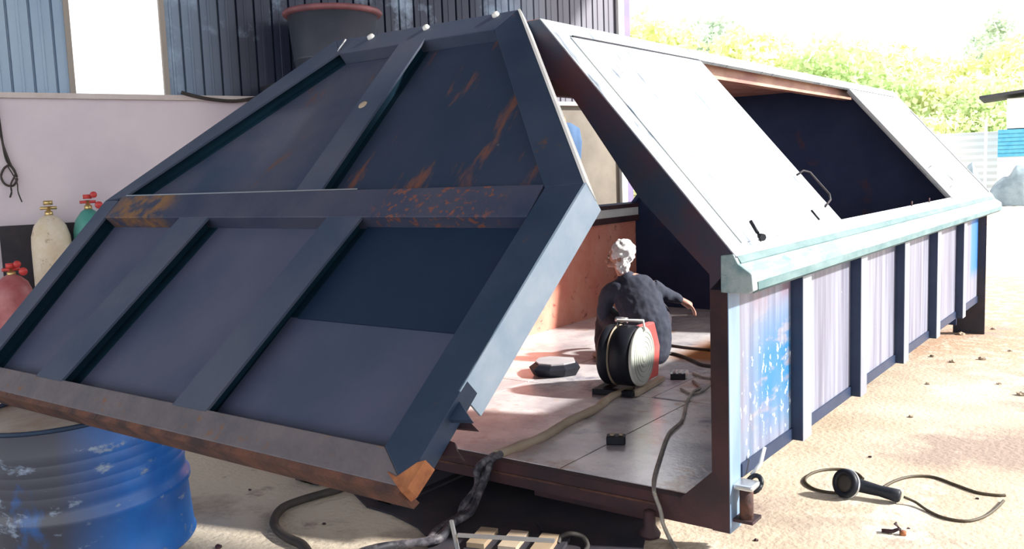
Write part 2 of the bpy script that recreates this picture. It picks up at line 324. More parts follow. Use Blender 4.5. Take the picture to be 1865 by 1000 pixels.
# rim rails
rimp = [(-1.66, 1.305), (-1.598, 1.312), (-1.575, 1.268), (-1.512, 1.225), (-1.505, 1.150), (-1.53, 1.135), (-1.66, 1.135)]
mb = MB(); mb.prism([V((x, Y0 - .006, z)) for x, z in rimp], (0, 7.0, 0)); mb.build('rim_rail', M['rim'], CT, bevel=.006)
mb = MB(); mb.prism([V((-6.70 - x, 3.86, z)) for x, z in rimp], (0, 6.9, 0)); mb.build('rim_rail', M['white'], CT, bevel=.006)  # white here stands in for the light on the left rim
mb = MB(); mb.box((XL + .03, 3.9, 1.285), (XL + .075, 9.28, 1.33)); mb.box((XL + .02, 3.9, 1.13), (XL + .085, 9.28, 1.195)); mb.build('inner_rail', M['darkrust'], CT)
mb = MB(); mb.prism([V((x, Y0 + .02, z)) for x, z in [(-1.600, 1.316), (-1.570, 1.272), (-1.574, 1.262), (-1.606, 1.308)]], (0, 6.9, 0)); mb.build('rim_seam', M['teal'], CT)
mb = MB(); mb.prism([V((x, Y0 + .05, z)) for x, z in [(-1.5035, 1.185), (-1.5015, 1.150), (-1.529, 1.131), (-1.53, 1.136), (-1.5065, 1.152), (-1.5085, 1.185)]], (0, 6.9, 0)); mb.build('rim_lip', M['teal'], CT)
# roof frames (both slopes)
HY0, HY1, HS0, HS1 = 5.557, 8.84, .079, 1.44
mb = MB()
slab(mb, rs, Y0 + .005, Y1, 0, HS0, -.022, 0); slab(mb, rs, Y0 + .005, Y1, HS1 + .02, EL, -.022, 0)
slab(mb, rs, Y0 + .005, 4.0, HS0, HS1 + .02, -.05, 0); slab(mb, rs, 4.0, HY0 - .02, HS0, HS1, -.035, -.02)
slab(mb, rs, 10.66, Y1, HS0, HS1 + .02, -.022, 0); slab(mb, rs, HY1 + .02, 10.66, HS0, HS1, -.035, -.02)
mb.build('roof_panel', M['roof'], CT)
mb = MB(); slab(mb, rs, 3.99, HY0, .06, HS1, -.018, .006); ld = mb.build('sliding_lid', M['roof'], CT)
def handle(pts, r, par, m): return MB().tube(pts, r, 8).build('handle', m, par)
handle([rs(5.46, .44, 0), rs(5.52, .445, .04), rs(5.57, .42, .05), rs(5.57, .24, .05), rs(5.54, .205, .04), rs(5.46, .18, 0)], .0065, ld, M['darksteel'])
MB().tube([rs(4.26, .165, .012), rs(4.225, .09, .012)], .008).tube([rs(4.235, .075, .0), rs(4.215, .055, .022)], .018).build('latch_bolt', M['blackp'], ld)
MB().tube([rs(5.19, .172, .010), rs(5.185, .10, .010)], .006).build('latch_bolt', M['blackp'], ld)
mb = MB(); slab(mb, rs, 4.03, HY0, HS1 + .002, HS1 + .022, -.02, .003); mb.build('lid_slot', M['blackp'], CT)
mb = MB(); slab(mb, rs, HY1, 10.66, .06, HS1, -.018, .006); ld2 = mb.build('sliding_lid', M['roof'], CT)
handle([rs(8.95, .42, 0), rs(8.98, .42, .06), rs(9.05, .39, .07), rs(9.12, .22, .07), rs(9.09, .18, .05), rs(9.06, .17, 0)], .007, ld2, M['chrome'])
mb = MB(); slab(mb, rs, 10.70, 10.715, .05, 1.25, .0, .006); mb.build('seam', M['blackp'], CT)
for yy in (7.35, 7.95): MB().tube([rs(yy, .075, .0), rs(yy + .02, .10, .02)], .007).build('stop_pin', M['darkrust'], CT)
mb = MB()
slab(mb, ls, Y0 + .03, Y1, 0, .06, -.04, 0); slab(mb, ls, Y0 + .03, Y1, HS1 - .02, EL, -.04, 0); slab(mb, ls, Y0 + .03, 5.4, .06, HS1, -.04, 0); slab(mb, ls, 9.2, Y1, .06, HS1, -.04, 0)
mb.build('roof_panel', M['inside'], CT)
mb = MB(); mb.box((XTL - .02, Y0 + .006, ZT - .035), (XTR - .004, Y1, ZT - .002)); mb.build('roof_top', mat('rusty_roof_underside', (.28, .12, .10), (.42, .24, .20), sc=6, rough=.7), CT)
mb = MB(); mb.box((XTR - .10, 4.1, ZT - .16), (XTR - .02, Y1 - .1, ZT - .05)); mb.build('ridge_beam', mat('rusty_ridge', (.30, .13, .11), (.50, .30, .22), sc=8, rough=.6, stretch=(1, .3, 1)), CT)
mb = MB(); mb.box((XTL + .02, 4.1, ZT - .16), (XTL + .10, Y1 - .1, ZT - .05)); mb.build('ridge_beam', M['darkrust'], CT)
# near end frame
mb = MB()
mb.box((XR - .085, Y0, 0), (XR, Y0 + .012, 1.146)); mb.box((XR - .015, Y0 + .012, 0), (XR - .001, Y0 + .13, 1.13)); mb.build('corner_post', M['darkrust'], CT)
mb = MB(); mb.box((XR - .001, Y0 + .001, 0), (XR + .004, Y0 + .13, 1.14)); mb.build('post_face', M['post'], CT)
mb = MB(); mb.box((XL, Y0, 0), (XL + .085, Y0 + .12, 1.19)); mb.build('corner_post', M['darkrust'], CT)
mb = MB()
def fr(pts): mb.prism([V((x, Y0, z - .004)) for x, z in pts], (0, .10, 0))
fr([(XR, 1.24), (XB, 1.30), (XTR, 2.475), (-2.70, 2.30), (-2.42, 2.064), (-2.067, 1.572), (-1.715, 1.22), (XR - .085, 1.15)])
fr([(-5.07, 1.24), (-5.11, 1.30), (XTL, 2.475), (XTL + .09, 2.30), (-4.98, 1.20)])
fr([(XTR, 2.475), (XTL, 2.475), (XTL + .09, 2.30), (-2.70, 2.30)])
mb.build('end_frame', mat('end_frame_paint', (.016, .03, .062), (.07, .025, .035), sc=1.8, rough=.6, lo=.4, hi=.62), CT)
mb = MB(); mb.prism([V((x, Y0, z)) for x, z in [(XR - .085, .283), (-1.877, .129), (-1.877, .06), (-1.79, .035), (XR - .085, .015)]], (0, .02, 0)); mb.build('gusset', M['darkrust'], CT)
mb = MB(); mb.prism([V((x, Y0 + .01, z)) for x, z in [(XL + .085, .0), (-1.715, .0), (-1.72, .10), (-1.9, .125), (XL + .085, .125)]], (0, .06, 0)); mb.build('sill_beam', M['darkrust'], CT)
mb = MB(); mb.prism([V((x, Y0, z)) for x, z in [(-4.9, .04), (-2.0, .065), (-2.0, .075), (-4.9, .055)]], (0, .012, 0)); mb.build('sill_lip', M['rustedge'], CT)
# latch on post
mb = MB(); mb.box((XR, 3.86, .205), (XR + .10, 3.97, .232)); mb.build('hinge_plate', M['chrome'], CT, bevel=.01)
MB().lathe([(0, .06), (.032, .06), (.032, .205), (0, .205)], (XR + .055, 3.90, 0), n=20).build('hinge_pin', M['rustedge'], CT)
mb = MB(); mb.box((XR, 3.86, .05), (XR + .10, 3.97, .065)); mb.build('hinge_plate', M['darkrust'], CT)
MB().tube([V((XR + .07 + .032 * math.cos(a), 3.96 + .032 * math.sin(a), .215 + .03 * math.sin(a))) for a in [k * math.pi / 8 for k in range(17)]], .012, 8).build('ring', M['blackp'], CT)
MB().tube([(XR + .04, 4.0, .24), (XR + .07, 4.04, .29), (XR + .075, 4.08, .36)], .009).build('tie_wire', M['white'], CT)

# ---- the door, hinged along the top edge and swung up
TH = math.radians(46); DD = V((0, -math.sin(TH), -math.cos(TH))); DH = V((0, -math.cos(TH), math.sin(TH))); DO = V((0, 3.80, 2.53))
def dp(x, d, h=0): return DO + V((x, 0, 0)) + DD * d + DH * h
def dpix(u, v, h): return onpl(u, v, DO + DH * h, DH)
OUT = [(-4.05, 0), (-2.72, 0), (-1.80, 1.25), (-1.90, 2.56), (-5.02, 2.56), (-5.09, 1.29)]
INN = [(-3.93, .14), (-2.80, .14), (-1.97, 1.27), (-2.06, 2.44), (-4.85, 2.44), (-4.92, 1.29)]
mb = MB(); mb.prism([dp(x, d, -.10) for x, d in [(-4.0, .03), (-2.76, .03), (-1.84, 1.26), (-1.94, 2.5), (-4.98, 2.5), (-5.05, 1.29)]], DH * .02)
DR = mb.build('door', M['navy'], CT)
def dbeam(name, poly, h0, h1, m, bevel=.004):
    b_ = MB(); b_.prism([dp(x, d, h0) for x, d in poly], DH * (h1 - h0)); return b_.build(name, m, DR, bevel=bevel)
for i, j, m_ in ((0, 1, 'navyface'), (1, 2, 'navyframe'), (2, 3, 'navyframe'), (3, 4, 'flange')):
    dbeam('edge_frame', [OUT[i], OUT[j], INN[j], INN[i]], -.08, 0, M[m_])
dbeam('cross_beam', [(-4.94, 1.255), (-1.98, 1.255), (-1.98, 1.425), (-4.94, 1.425)], -.08, .004, M['beam'])
def channel(t0, t1, b1, b0, name='door_rib', m_='navyface'):      # open C-channel: face plate and the far web; the side towards the lids is open
    b_ = MB(); b_.prism([dp(*t0, -.010), dp(*t1, -.010), dp(*b1, -.010), dp(*b0, -.010)], DH * .012)
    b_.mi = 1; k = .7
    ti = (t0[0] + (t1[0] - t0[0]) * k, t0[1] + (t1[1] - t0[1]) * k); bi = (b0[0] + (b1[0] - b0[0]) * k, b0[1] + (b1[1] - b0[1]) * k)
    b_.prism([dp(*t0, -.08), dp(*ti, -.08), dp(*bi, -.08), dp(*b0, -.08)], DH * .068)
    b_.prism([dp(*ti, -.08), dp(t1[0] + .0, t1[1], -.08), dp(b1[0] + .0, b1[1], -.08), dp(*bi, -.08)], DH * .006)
    return b_.build(name, [M[m_], M['ribshade']], DR)
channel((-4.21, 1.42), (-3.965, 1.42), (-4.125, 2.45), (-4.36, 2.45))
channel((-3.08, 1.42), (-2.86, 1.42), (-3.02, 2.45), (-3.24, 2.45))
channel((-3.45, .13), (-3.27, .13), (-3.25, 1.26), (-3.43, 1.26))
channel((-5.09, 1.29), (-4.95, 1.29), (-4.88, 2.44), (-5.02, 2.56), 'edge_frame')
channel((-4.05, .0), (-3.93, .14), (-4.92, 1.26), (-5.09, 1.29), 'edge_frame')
# thin sheets set the differing tones of the door bays
for q_ in ([(-4.95, 1.4), (-4.2, 1.4), (-4.34, 2.46), (-4.88, 2.46)], [(-4.2, 1.4), (-3.0, 1.4), (-3.2, 2.46), (-4.34, 2.46)]): dbeam('door_sheet', q_, -.0805, -.078, M['navylight'], 0)
dbeam('door_sheet', [(-2.99, 1.93), (-1.96, 1.93), (-2.0, 2.46), (-3.06, 2.46)], -.079, -.068, M['navylight'], 0)
dbeam('door_sheet', [(-2.87, 1.42), (-1.97, 1.42), (-1.975, 1.935), (-2.94, 1.935)], -.079, -.062, M['darksheet'], 0)
dbeam('door_sheet', [(-3.28, .13), (-2.80, .13), (-1.97, 1.26), (-3.26, 1.26)], -.079, -.072, M['midsheet'], 0)
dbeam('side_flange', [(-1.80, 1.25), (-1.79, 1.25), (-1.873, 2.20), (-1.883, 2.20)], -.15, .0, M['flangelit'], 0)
dbeam('side_flange', [(-2.72, 0), (-2.705, 0), (-1.787, 1.25), (-1.80, 1.25)], -.10, .003, M['white'], 0)
dbeam('bottom_flange', [(-5.02, 2.56), (-1.90, 2.56), (-1.91, 2.585), (-5.02, 2.585)], -.10, -.002, M['rustedge'], 0)
b_ = MB()
q = [(704, 858), (731, 897), (742, 889), (775, 838), (760, 842), (722, 868)]
b_.prism([dpix(u, v, .004) for u, v in q], DH * -.06); b_.build('torn_corner', M['rust'], DR)
b_ = MB(); q = [(800, 758), (854, 762), (858, 771), (870, 783), (806, 777), (795, 790), (803, 797), (828, 806), (832, 820), (845, 838), (836, 832), (800, 830), (775, 845), (752, 862), (748, 830)]
b_.prism([dpix(u, v, -.085) for u, v in q], DH * -.012); b_.build('torn_bracket', M['darkrust'], DR)
b_ = MB(); b_.prism([dpix(u, v, -.02) for u, v in [(828, 718), (858, 765), (800, 764), (770, 790)]], DH * -.02); b_.build('corner_flap', M['navyframe'], DR)
b_ = MB(); b_.prism([dp(x, d, .006) for x, d in [(-4.90, 1.252), (-3.0, 1.252), (-3.0, 1.258), (-4.90, 1.26)]], DH * .002); b_.build('edge_highlight', M['chrome'], DR)  # thin bright strip painted as the highlight along the cross beam
for (x, d, r) in ((-3.74, .03, .024), (-3.32, .03, .022), (-2.85, .02, .022)):
    MB().lathe([(0, -.005), (r, -.005), (r * .8, .014), (0, .016)], dp(x, d, 0), DH, 16).build('hinge_bolt', M['white'], DR)
MB().lathe([(0, 0), (.028, 0), (.024, .004), (0, .005)], dp(-3.39, .64, 0), DH, 20).build('round_tag', M['tan'], DR)
MB().tube([dp(-3.95, .12, .0), dp(-3.91, .05, .03)], .006).build('hook', M['chrome'], DR)

# support stand under the near end
ST = empty('steel_trestle', (-2.45, 4.3, ZG), 'dark steel stand holding up the near end of the container', 'stand')
mb = MB()
mb.box((-2.7, 4.05, ZG + .06), (-2.2, 4.5, -.002)); mb.build('block', M['darksteel'], ST)
mb = MB(); mb.box((-2.85, 3.98, ZG), (-2.14, 4.55, ZG + .06)); mb.build('base_plate', M['darkrust'], ST)

SK_ = empty('shade_frame', (-3.3, 3.8, ZG), 'added dark plate and beams standing in for shade under the container sill', 'frame')  # added plate and beams imitate the shade below door and sill
mb = MB(); mb.prism([onz(u, v, ZG) for u, v in [(640, 896), (668, 925), (712, 938), (760, 962), (785, 985), (770, 1030), (900, 1050), (1130, 1060), (1170, 1010), (1182, 950)]] + [V((-2.3, 4.5, ZG)), V((-4.6, 4.5, ZG)), V((-4.7, 3.9, ZG))], (0, 0, .012)); mb.build('shade_plate', M['darksteel'], SK_)
for x in (-4.2, -3.55): 
    mb = MB(); mb.box((x, 3.45, ZG + .012), (x + .10, 4.5, -.01)); mb.box((x - .05, 3.45, ZG + .012), (x + .15, 4.5, ZG + .025)); mb.build('shade_beam', M['darksteel'], SK_)
mb = MB(); mb.box((-4.1, 3.60, ZG + .03), (-3.55, 3.68, -.03)); mb.build('shade_cross_member', M['darkrust'], SK_)
# ================================================================== BACK LEFT THINGS
def cylinder(t, out, r, h, body, label, cap, hasreg=False):
    p = wp(t, ZG, out); e = empty('gas_cylinder', p, label, 'gas cylinder', 'gas cylinders by the lavender wall')
    MB().lathe([(0, 0), (r, 0), (r, .02), (r, h * .80), (r * .97, h * .86), (r * .80, h * .92), (r * .45, h * .965), (r * .22, h * .98), (0, h * .98)], p).build('cylinder_body', body, e)
    MB().lathe([(0, h * .97), (.035, h * .97), (.035, h * 1.0), (.018, h * 1.005), (.018, h * 1.03), (0, h * 1.03)], p, n=16).build('valve', M['brass'], e)
    b = MB(); b.tube([p + V((0, 0, h * 1.02)) - WD * .07, p + V((0, 0, h * 1.02)) + WD * .07], .014); b.lathe([(0, -.02), (.04, -.02), (.04, .02), (0, .02)], p + V((0, 0, h * 1.05)), n=12)
    b.build('valve_handle', cap, e)
    if hasreg:
        b = MB(); b.lathe([(0, 0), (.035, 0), (.035, .03), (0, .03)], p + WD * .09 + V((0, 0, h * 1.0)) - WN * .02, -WN, 16); b.lathe([(0, 0), (.03, 0), (.03, .03), (0, .03)], p + WD * .05 + V((0, 0, h * 1.06)) - WN * .02, -WN, 16)
        b.build('regulator', M['redp'], e)
    return e
CPOS = wp(.02, 0, .45)
cylinder(-.06, .32, .17, 1.62, M['cream'], 'tall cream gas cylinder in the middle of the three by the wall', M['brass'])
cylinder(.28, .30, .15, 1.66, M['green'], 'green topped gas cylinder half hidden behind the door edge', M['redp'], True)
cylinder(-.44, .75, .155, 1.12, M['maroon'], 'short maroon gas cylinder with red valve, lowest at the left edge', M['redp'], True)
mb = MB(); mb.obox(wp(-.46, ZG, .14), WD * 1.05, -WN * .03, V((0, 0, 1.50)) + WN * .09); tag(mb.build('shade_board', M['darksteel'], origin=wp(0, ZG, .1)), 'dark board standing in for a dark item and shadow behind the gas cylinders', 'board')  # board widened to stand in for the shadow on the wall
# cables hanging on the wall
def wallpix(u, v, out=.02): return onpl(u, v, WP - WN * out, WN)
mb = MB()
mb.tube(smooth_path([wallpix(-12, 150), wallpix(-2, 215), wallpix(5, 262), wallpix(12, 292), wallpix(24, 308), wallpix(31, 325), wallpix(24, 338), wallpix(10, 336), wallpix(2, 322), wallpix(8, 306), wallpix(20, 300)]), .010)
mb.tube(smooth_path([wallpix(-8, 190, .04), wallpix(2, 250, .04), wallpix(18, 296, .04), wallpix(28, 315, .04), wallpix(20, 335, .04), wallpix(21, 350, .04), wallpix(18, 360, .04)]), .008)
mb.tube(smooth_path([wallpix(12, 300, .06), wallpix(30, 330, .06), wallpix(33, 350, .06), wallpix(40, 368, .06)]), .006)
tag(mb.build('hanging_cable', M['rubber']), 'looped black cable hanging on the lavender wall at the left', 'cable')
mb = MB(); mb.tube(smooth_path([wallpix(330, 168, .07), wallpix(350, 174, .08), wallpix(385, 181, .09), wallpix(430, 184, .09), wallpix(480, 176, .08)]), .018); tag(mb.build('ledge_cable', M['rubber']), 'black cable sagging along the ledge above the lavender wall', 'cable')
# tub on a bracket shelf
tc_ = wp(2.72, LZ + .10, .62)
TS = (wallpix(600, 22, .62).z - LZ - .10) / .93
TB = empty('round_tub', tc_, 'large dark grey round tub with a red-brown rim, high behind the door', 'tub')
MB().lathe([(r, h * TS) for r, h in [(0, 0), (.36, 0), (.375, .03), (.42, .28), (.428, .285), (.428, .30), (.422, .305), (.465, .90), (.445, .90), (.40, .30), (.34, .03), (0, .03)]], tc_, n=56).build('tub_body', M['tub'], TB)
MB().lathe([(r, h * TS) for r, h in [(.455, .86), (.50, .87), (.515, .90), (.50, .935), (.455, .93), (.44, .90), (.455, .86)]], tc_, n=56).build('tub_rim', M['tubrim'], TB)
SH = empty('bracket_shelf', wp(2.62, LZ, .6), 'dark steel shelf fixed on the ledge under the round tub', 'shelf')
mb = MB(); wb(mb, 2.1, 3.14, LZ + .05, LZ + .10, 0.01, 1.15); mb.build('shelf_top', M['darksteel'], SH)
for t in (2.2, 3.0):
    mb = MB(); mb.prism([wp(t, LZ + .05, .01), wp(t, LZ + .05, 1.1), wp(t, LZ - .45, .07), wp(t, LZ - .45, .01)], WD * .04); mb.build('bracket', M['darksteel'], SH)
# overalls hanging on right part of wall, seen through the container
mb = MB(); base = wp(6.05, 0, .06)
pr = [(0, 2.35, .10, .05), (0, 2.28, .22, .08), (0, 2.1, .24, .10), (0, 1.8, .20, .10), (0, 1.5, .22, .11), (0, 1.2, .20, .10), (0, .9, .19, .09)]
rings = []
for dx, z, wx, wy in pr:
    rings.append([mb.b.verts.new(base + WD * (wx * math.cos(a) + .01 * math.sin(3 * a + z * 5)) - WN * (wy + wy * math.sin(a) * (1 + .25 * math.sin(5 * a + z * 3))) + V((0, 0, z))) for a in [k * 2 * math.pi / 20 for k in range(20)]])
for A, B in zip(rings, rings[1:]):
    for j in range(20): mb.b.faces.new([A[j], A[(j + 1) % 20], B[(j + 1) % 20], B[j]]).smooth = True
mb.b.faces.new(rings[0]); mb.b.faces.new(rings[-1][::-1])
OV = empty('hanging_overalls', wp(6.05, .9, .1), 'blue work overalls hanging on the far wall, seen through the container', 'overalls'); mb.build('garment', M['jacket'], OV)
MB().tube([wp(6.05, 2.34, .0), wp(6.05, 2.42, .12), wp(6.05, 2.36, .14)], .012).build('wall_hook', M['brass'], OV)

# ================================================================== DRUM
DC = V((-3.115, 1.585, 0)); DAX = V((-.027, -.061, 1)).normalized(); RD = .458; HD = .745
dtop = CP + (V((-2.731, 1.388, 1.047)) - CP) * 1.58
dbase = dtop - DAX * HD
DM = empty('oil_drum', dbase, 'blue steel drum with rusty lid in the bottom left corner', 'drum')
prof = [(0, 0), (RD, 0), (RD + .008, .012), (RD, .025)]
for hh in (HD - .44,): prof += [(RD, hh - .038), (RD + .016, hh - .014), (RD + .016, hh + .014), (RD, hh + .038)]
for k in range(5):
    hh = HD - .34 + k * .05; prof += [(RD, hh - .022), (RD + .005, hh), (RD, hh + .022)]
prof += [(RD, HD - .02)]
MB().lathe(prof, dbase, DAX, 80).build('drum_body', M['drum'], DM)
MB().lathe([(RD - .002, HD - .02), (RD + .009, HD - .015), (RD + .009, HD), (RD - .01, HD), (RD - .012, HD - .012)], dbase, DAX, 80).build('drum_rim', M['navyframe'], DM)
MB().lathe([(RD - .010, HD - .018), (.2, HD - .016), (0, HD - .014)], dbase, DAX, 60).build('drum_lid', M['drumlid'], DM)

# ================================================================== PERSON
def limbs(name, chains, m, parent, vox=.007, sm=6, amp=0, seed=0):
    """tapered elliptical limbs fused into one continuous surface"""
    b = bmesh.new()
    for ch in chains:
        P = [V(c[0]) for c in ch]; Rr = [c[1] if isinstance(c[1], tuple) else (c[1], c[1]) for c in ch]
        pts = []; rad = []
        K = 5
        for i in range(len(P) - 1):
            p0, p1, p2, p3 = P[max(i - 1, 0)], P[i], P[i + 1], P[min(i + 2, len(P) - 1)]
            for k in range(K):
                t = k / K; pts.append(.5 * ((2 * p1) + (p2 - p0) * t + (2 * p0 - 5 * p1 + 4 * p2 - p3) * t * t + (3 * p1 - p0 - 3 * p2 + p3) * t ** 3))
                rad.append((Rr[i][0] * (1 - t) + Rr[i + 1][0] * t, Rr[i][1] * (1 - t) + Rr[i + 1][1] * t))
        pts.append(P[-1]); rad.append(Rr[-1])
        # rounded ends
        d0 = (pts[0] - pts[1]).normalized(); d1 = (pts[-1] - pts[-2]).normalized(); r0 = min(rad[0]); r1 = min(rad[-1])
        def cap(p, d, r, rr): return [(p + d * r * f, (rr[0] * g, rr[1] * g)) for f, g in ((.35, .93), (.65, .76), (.88, .48), (.98, .2))]
        full = [x for x in reversed(cap(pts[0], d0, r0, rad[0]))] + list(zip(pts, rad)) + cap(pts[-1], d1, r1, rad[-1])
        rings = []; n = 18
        for i, (p, r) in enumerate(full):
            t = (full[min(i + 1, len(full) - 1)][0] - full[max(i - 1, 0)][0]).normalized()
            a = (RT - t * RT.dot(t))
            if a.length < .25: a = FW - t * FW.dot(t)
            a.normalize(); c = t.cross(a)
            rings.append([b.verts.new(p + a * math.cos(x) * r[0] + c * math.sin(x) * r[1]) for x in [2 * math.pi * j / n for j in range(n)]])
        for A, B in zip(rings, rings[1:]):
            for j in range(n): b.faces.new([A[j], A[(j + 1) % n], B[(j + 1) % n], B[j]])
        b.faces.new(rings[0][::-1]); b.faces.new(rings[-1])
    bmesh.ops.recalc_face_normals(b, faces=b.faces)
    me = bpy.data.meshes.new(name); loc = V((0, 0, 0)); q = parent
    while q: loc = loc + q.location; q = q.parent
    bmesh.ops.translate(b, vec=-loc, verts=b.verts)
    b.to_mesh(me); b.free(); me.materials.append(m)
    o = bpy.data.objects.new(name, me); COL.objects.link(o); o.parent = parent
    rm = o.modifiers.new('fuse', 'REMESH'); rm.mode = 'VOXEL'; rm.voxel_size = vox; rm.use_smooth_shade = True
    s2 = o.modifiers.new('smooth', 'SMOOTH'); s2.iterations = sm; s2.factor = .5
    if amp:
        tx = bpy.data.textures.new(name, 'CLOUDS'); tx.noise_scale = .07; tx.noise_depth = 1
        dm = o.modifiers.new('folds', 'DISPLACE'); dm.texture = tx; dm.strength = amp; dm.mid_level = .5
    return o
RT = V((.87, .49, 0)).normalized(); PB = V((-3.66, 6.42, ZF)) + RT * .09; FW = V((-.49, .87, 0)).normalized()
def pp(r, f, h): return PB + RT * r + FW * f + V((0, 0, h))
PE = empty('person', PB, 'person squatting in the container, dark shirt, white cloth wrapped on head', 'person')
def hand(wr, d, side, up):      # palm, four unequal bent fingers, thumb from the side of the palm
    d = V(d).normalized(); side = V(side).normalized(); up = V(up).normalized(); ch = [[(wr, .026), (wr + d * .045, .031), (wr + d * .08, .032)]]
    for k, (o_, l_) in enumerate(((-.030, .070), (-.010, .080), (.011, .075), (.030, .058))):
        b0 = wr + d * .085 + side * o_
        ch.append([(wr + d * .05 + side * o_ * .7, .011), (b0, .0105), (b0 + d * l_ * .45 - up * .010, .0095), (b0 + d * l_ * .75 - up * .032, .009), (b0 + d * l_ * .80 - up * .055, .008)])
    b0 = wr + d * .03 - side * .032
    ch.append([(wr + d * .02, .014), (b0, .013), (b0 + d * .035 - side * .016 - up * .012, .011), (b0 + d * .062 - side * .010 - up * .028, .0095)])
    return ch
hr = pp(.415, .24, .475); hrd = (RT * .80 + FW * .2 + V((0, 0, -.55))).normalized()
hl = pp(-.10, .46, .33); hld = (RT * .5 + FW * .8 + V((0, 0, -.3))).normalized()
body = [
    [(pp(.13, .02, .17), (.15, .13)), (pp(.11, .07, .36), (.145, .11)), (pp(.05, .12, .53), (.165, .11)), (pp(-.01, .15, .63), (.13, .08)), (pp(-.045, .16, .68), (.07, .065))],
    [(pp(-.03, .155, .66), .058), (pp(-.065, .165, .73), .053), (pp(-.085, .175, .80), .055)],
    [(pp(-.085, .18, .815), (.060, .062)), (pp(-.092, .18, .865), (.088, .072)), (pp(-.085, .175, .905), (.082, .070))],
    [(pp(-.10, .18, .82), (.05, .05)), (pp(-.165, .185, .795), (.026, .034)), (pp(-.178, .187, .788), (.016, .022))],
    [(pp(.10, .14, .60), .07), (pp(.19, .15, .585), .062), (pp(.275, .20, .53), .046), (pp(.35, .235, .50), .037), (hr, .027)],
    [(pp(-.12, .14, .59), .07), (pp(-.20, .15, .53), .06), (pp(-.235, .18, .36), .044), (pp(-.16, .34, .34), .036), (hl, .027)],
    [(pp(.02, .02, .20), .11), (pp(-.17, .18, .30), .09), (pp(-.22, .34, .37), .066)], [(pp(-.22, .34, .36), .060), (pp(-.25, .20, .20), .055), (pp(-.25, .08, .08), .04), (pp(-.27, .16, .04), .035)],
    [(pp(.20, .05, .20), .11), (pp(.23, .24, .32), .09), (pp(.22, .38, .38), .066)], [(pp(.22, .38, .37), .060), (pp(.19, .26, .20), .055), (pp(.17, .16, .08), .04), (pp(.17, .24, .04), .035)],
] + hand(hr, hrd, hrd.cross(V((0, 0, 1))), (0, 0, 1)) + hand(hl, hld, hld.cross(V((0, 0, 1))), (0, 0, 1))
bd = limbs('body', body, M['skin'], PE, vox=.0052, sm=3)
shirt = [
    [(pp(.14, -.03, .09), (.165, .13)), (pp(.135, .01, .24), (.19, .14)), (pp(.10, .06, .38), (.19, .13)), (pp(.04, .12, .54), (.195, .12)), (pp(-.01, .145, .625), (.155, .095)), (pp(-.035, .155, .665), (.085, .078))],
    [(pp(.08, .14, .60), .085), (pp(.18, .15, .59), .080), (pp(.27, .195, .535), .062), (pp(.335, .225, .508), .050), (pp(.395, .235, .486), .042)],
    [(pp(-.10, .14, .59), .085), (pp(-.185, .15, .545), .078), (pp(-.225, .16, .44), .062), (pp(-.235, .17, .37), .056)],
]
limbs('shirt', shirt, M['shirt'], PE, vox=.008, sm=6, amp=.015)
tr = [
    [(pp(.13, -.02, .15), (.14, .12)), (pp(.05, .02, .20), .12), (pp(-.16, .18, .30), .102), (pp(-.22, .34, .375), .080)], [(pp(-.22, .34, .36), .078), (pp(-.25, .20, .20), .070), (pp(-.25, .09, .09), .060)],
    [(pp(.18, .03, .19), .12), (pp(.23, .24, .32), .102), (pp(.22, .38, .385), .080)], [(pp(.22, .38, .37), .078), (pp(.19, .26, .20), .070), (pp(.17, .16, .09), .060)],
]
limbs('trousers', tr, M['trousers'], PE, vox=.009, sm=5, amp=.015)
for nm, c in (('shoe', pp(-.26, .06, 0)), ('shoe', pp(.17, .15, 0))):
    b = MB(); dirs = (FW * .8 - RT * .25).normalized(); sd_ = dirs.cross(V((0, 0, 1)))
    rings = []
    for t, wd, hh in ((-.10, .025, .05), (-.085, .038, .075), (-.03, .042, .085), (.05, .044, .065), (.12, .047, .05), (.17, .038, .04), (.19, .015, .03)):
        rings.append([b.b.verts.new(c + dirs * t + sd_ * wd * math.cos(a) + V((0, 0, max(.002, hh * .5 + hh * .5 * math.sin(a)))) ) for a in [k * math.pi / 6 for k in range(12)]])
    for A, B in zip(rings, rings[1:]):
        for j in range(12): b.b.faces.new([A[j], A[(j + 1) % 12], B[(j + 1) % 12], B[j]]).smooth = True
    b.b.faces.new(rings[0]); b.b.faces.new(rings[-1][::-1])
    b.build(nm, M['shoe'], PE)
# face details: nose, ear, brow, lips, eye; head faces -RT (left), slightly down
HC = pp(-.10, .18, .86); FD = (-RT * .95 - V((0, 0, .12)) + FW * .12).normalized(); US = V((0, 0, 1)); SS = FD.cross(US).normalized()
def blob(name, c, r3, ax, m, n=12):
    b = MB(); A, B, C_ = [V(a).normalized() for a in ax]
    bmesh.ops.create_uvsphere(b.b, u_segments=n * 2, v_segments=n, radius=1)
    for v in b.b.verts: v.co = V(c) + A * v.co.x * r3[0] + B * v.co.y * r3[1] + C_ * v.co.z * r3[2]
    for f in b.b.faces: f.smooth = True
    return b.build(name, m, PE)
ax = (FD, SS, US)
blob('nose', HC + FD * .095 - US * .018, (.018, .013, .022), ax, M['skin'])
for sg in (-1, 1):
    blob('eye', HC + FD * .076 + SS * .030 * sg + US * .006, (.009, .013, .008), ax, M['white'])
    blob('eyebrow', HC + FD * .080 + SS * .030 * sg + US * .022, (.006, .018, .004), ax, M['rubber'])
blob('mouth', HC + FD * .090 - US * .050, (.008, .020, .007), ax, M['maroon'])
blob('ear', HC + FD * -.005 - FW * .084 - US * .012, (.018, .008, .030), ax, M['skin'])
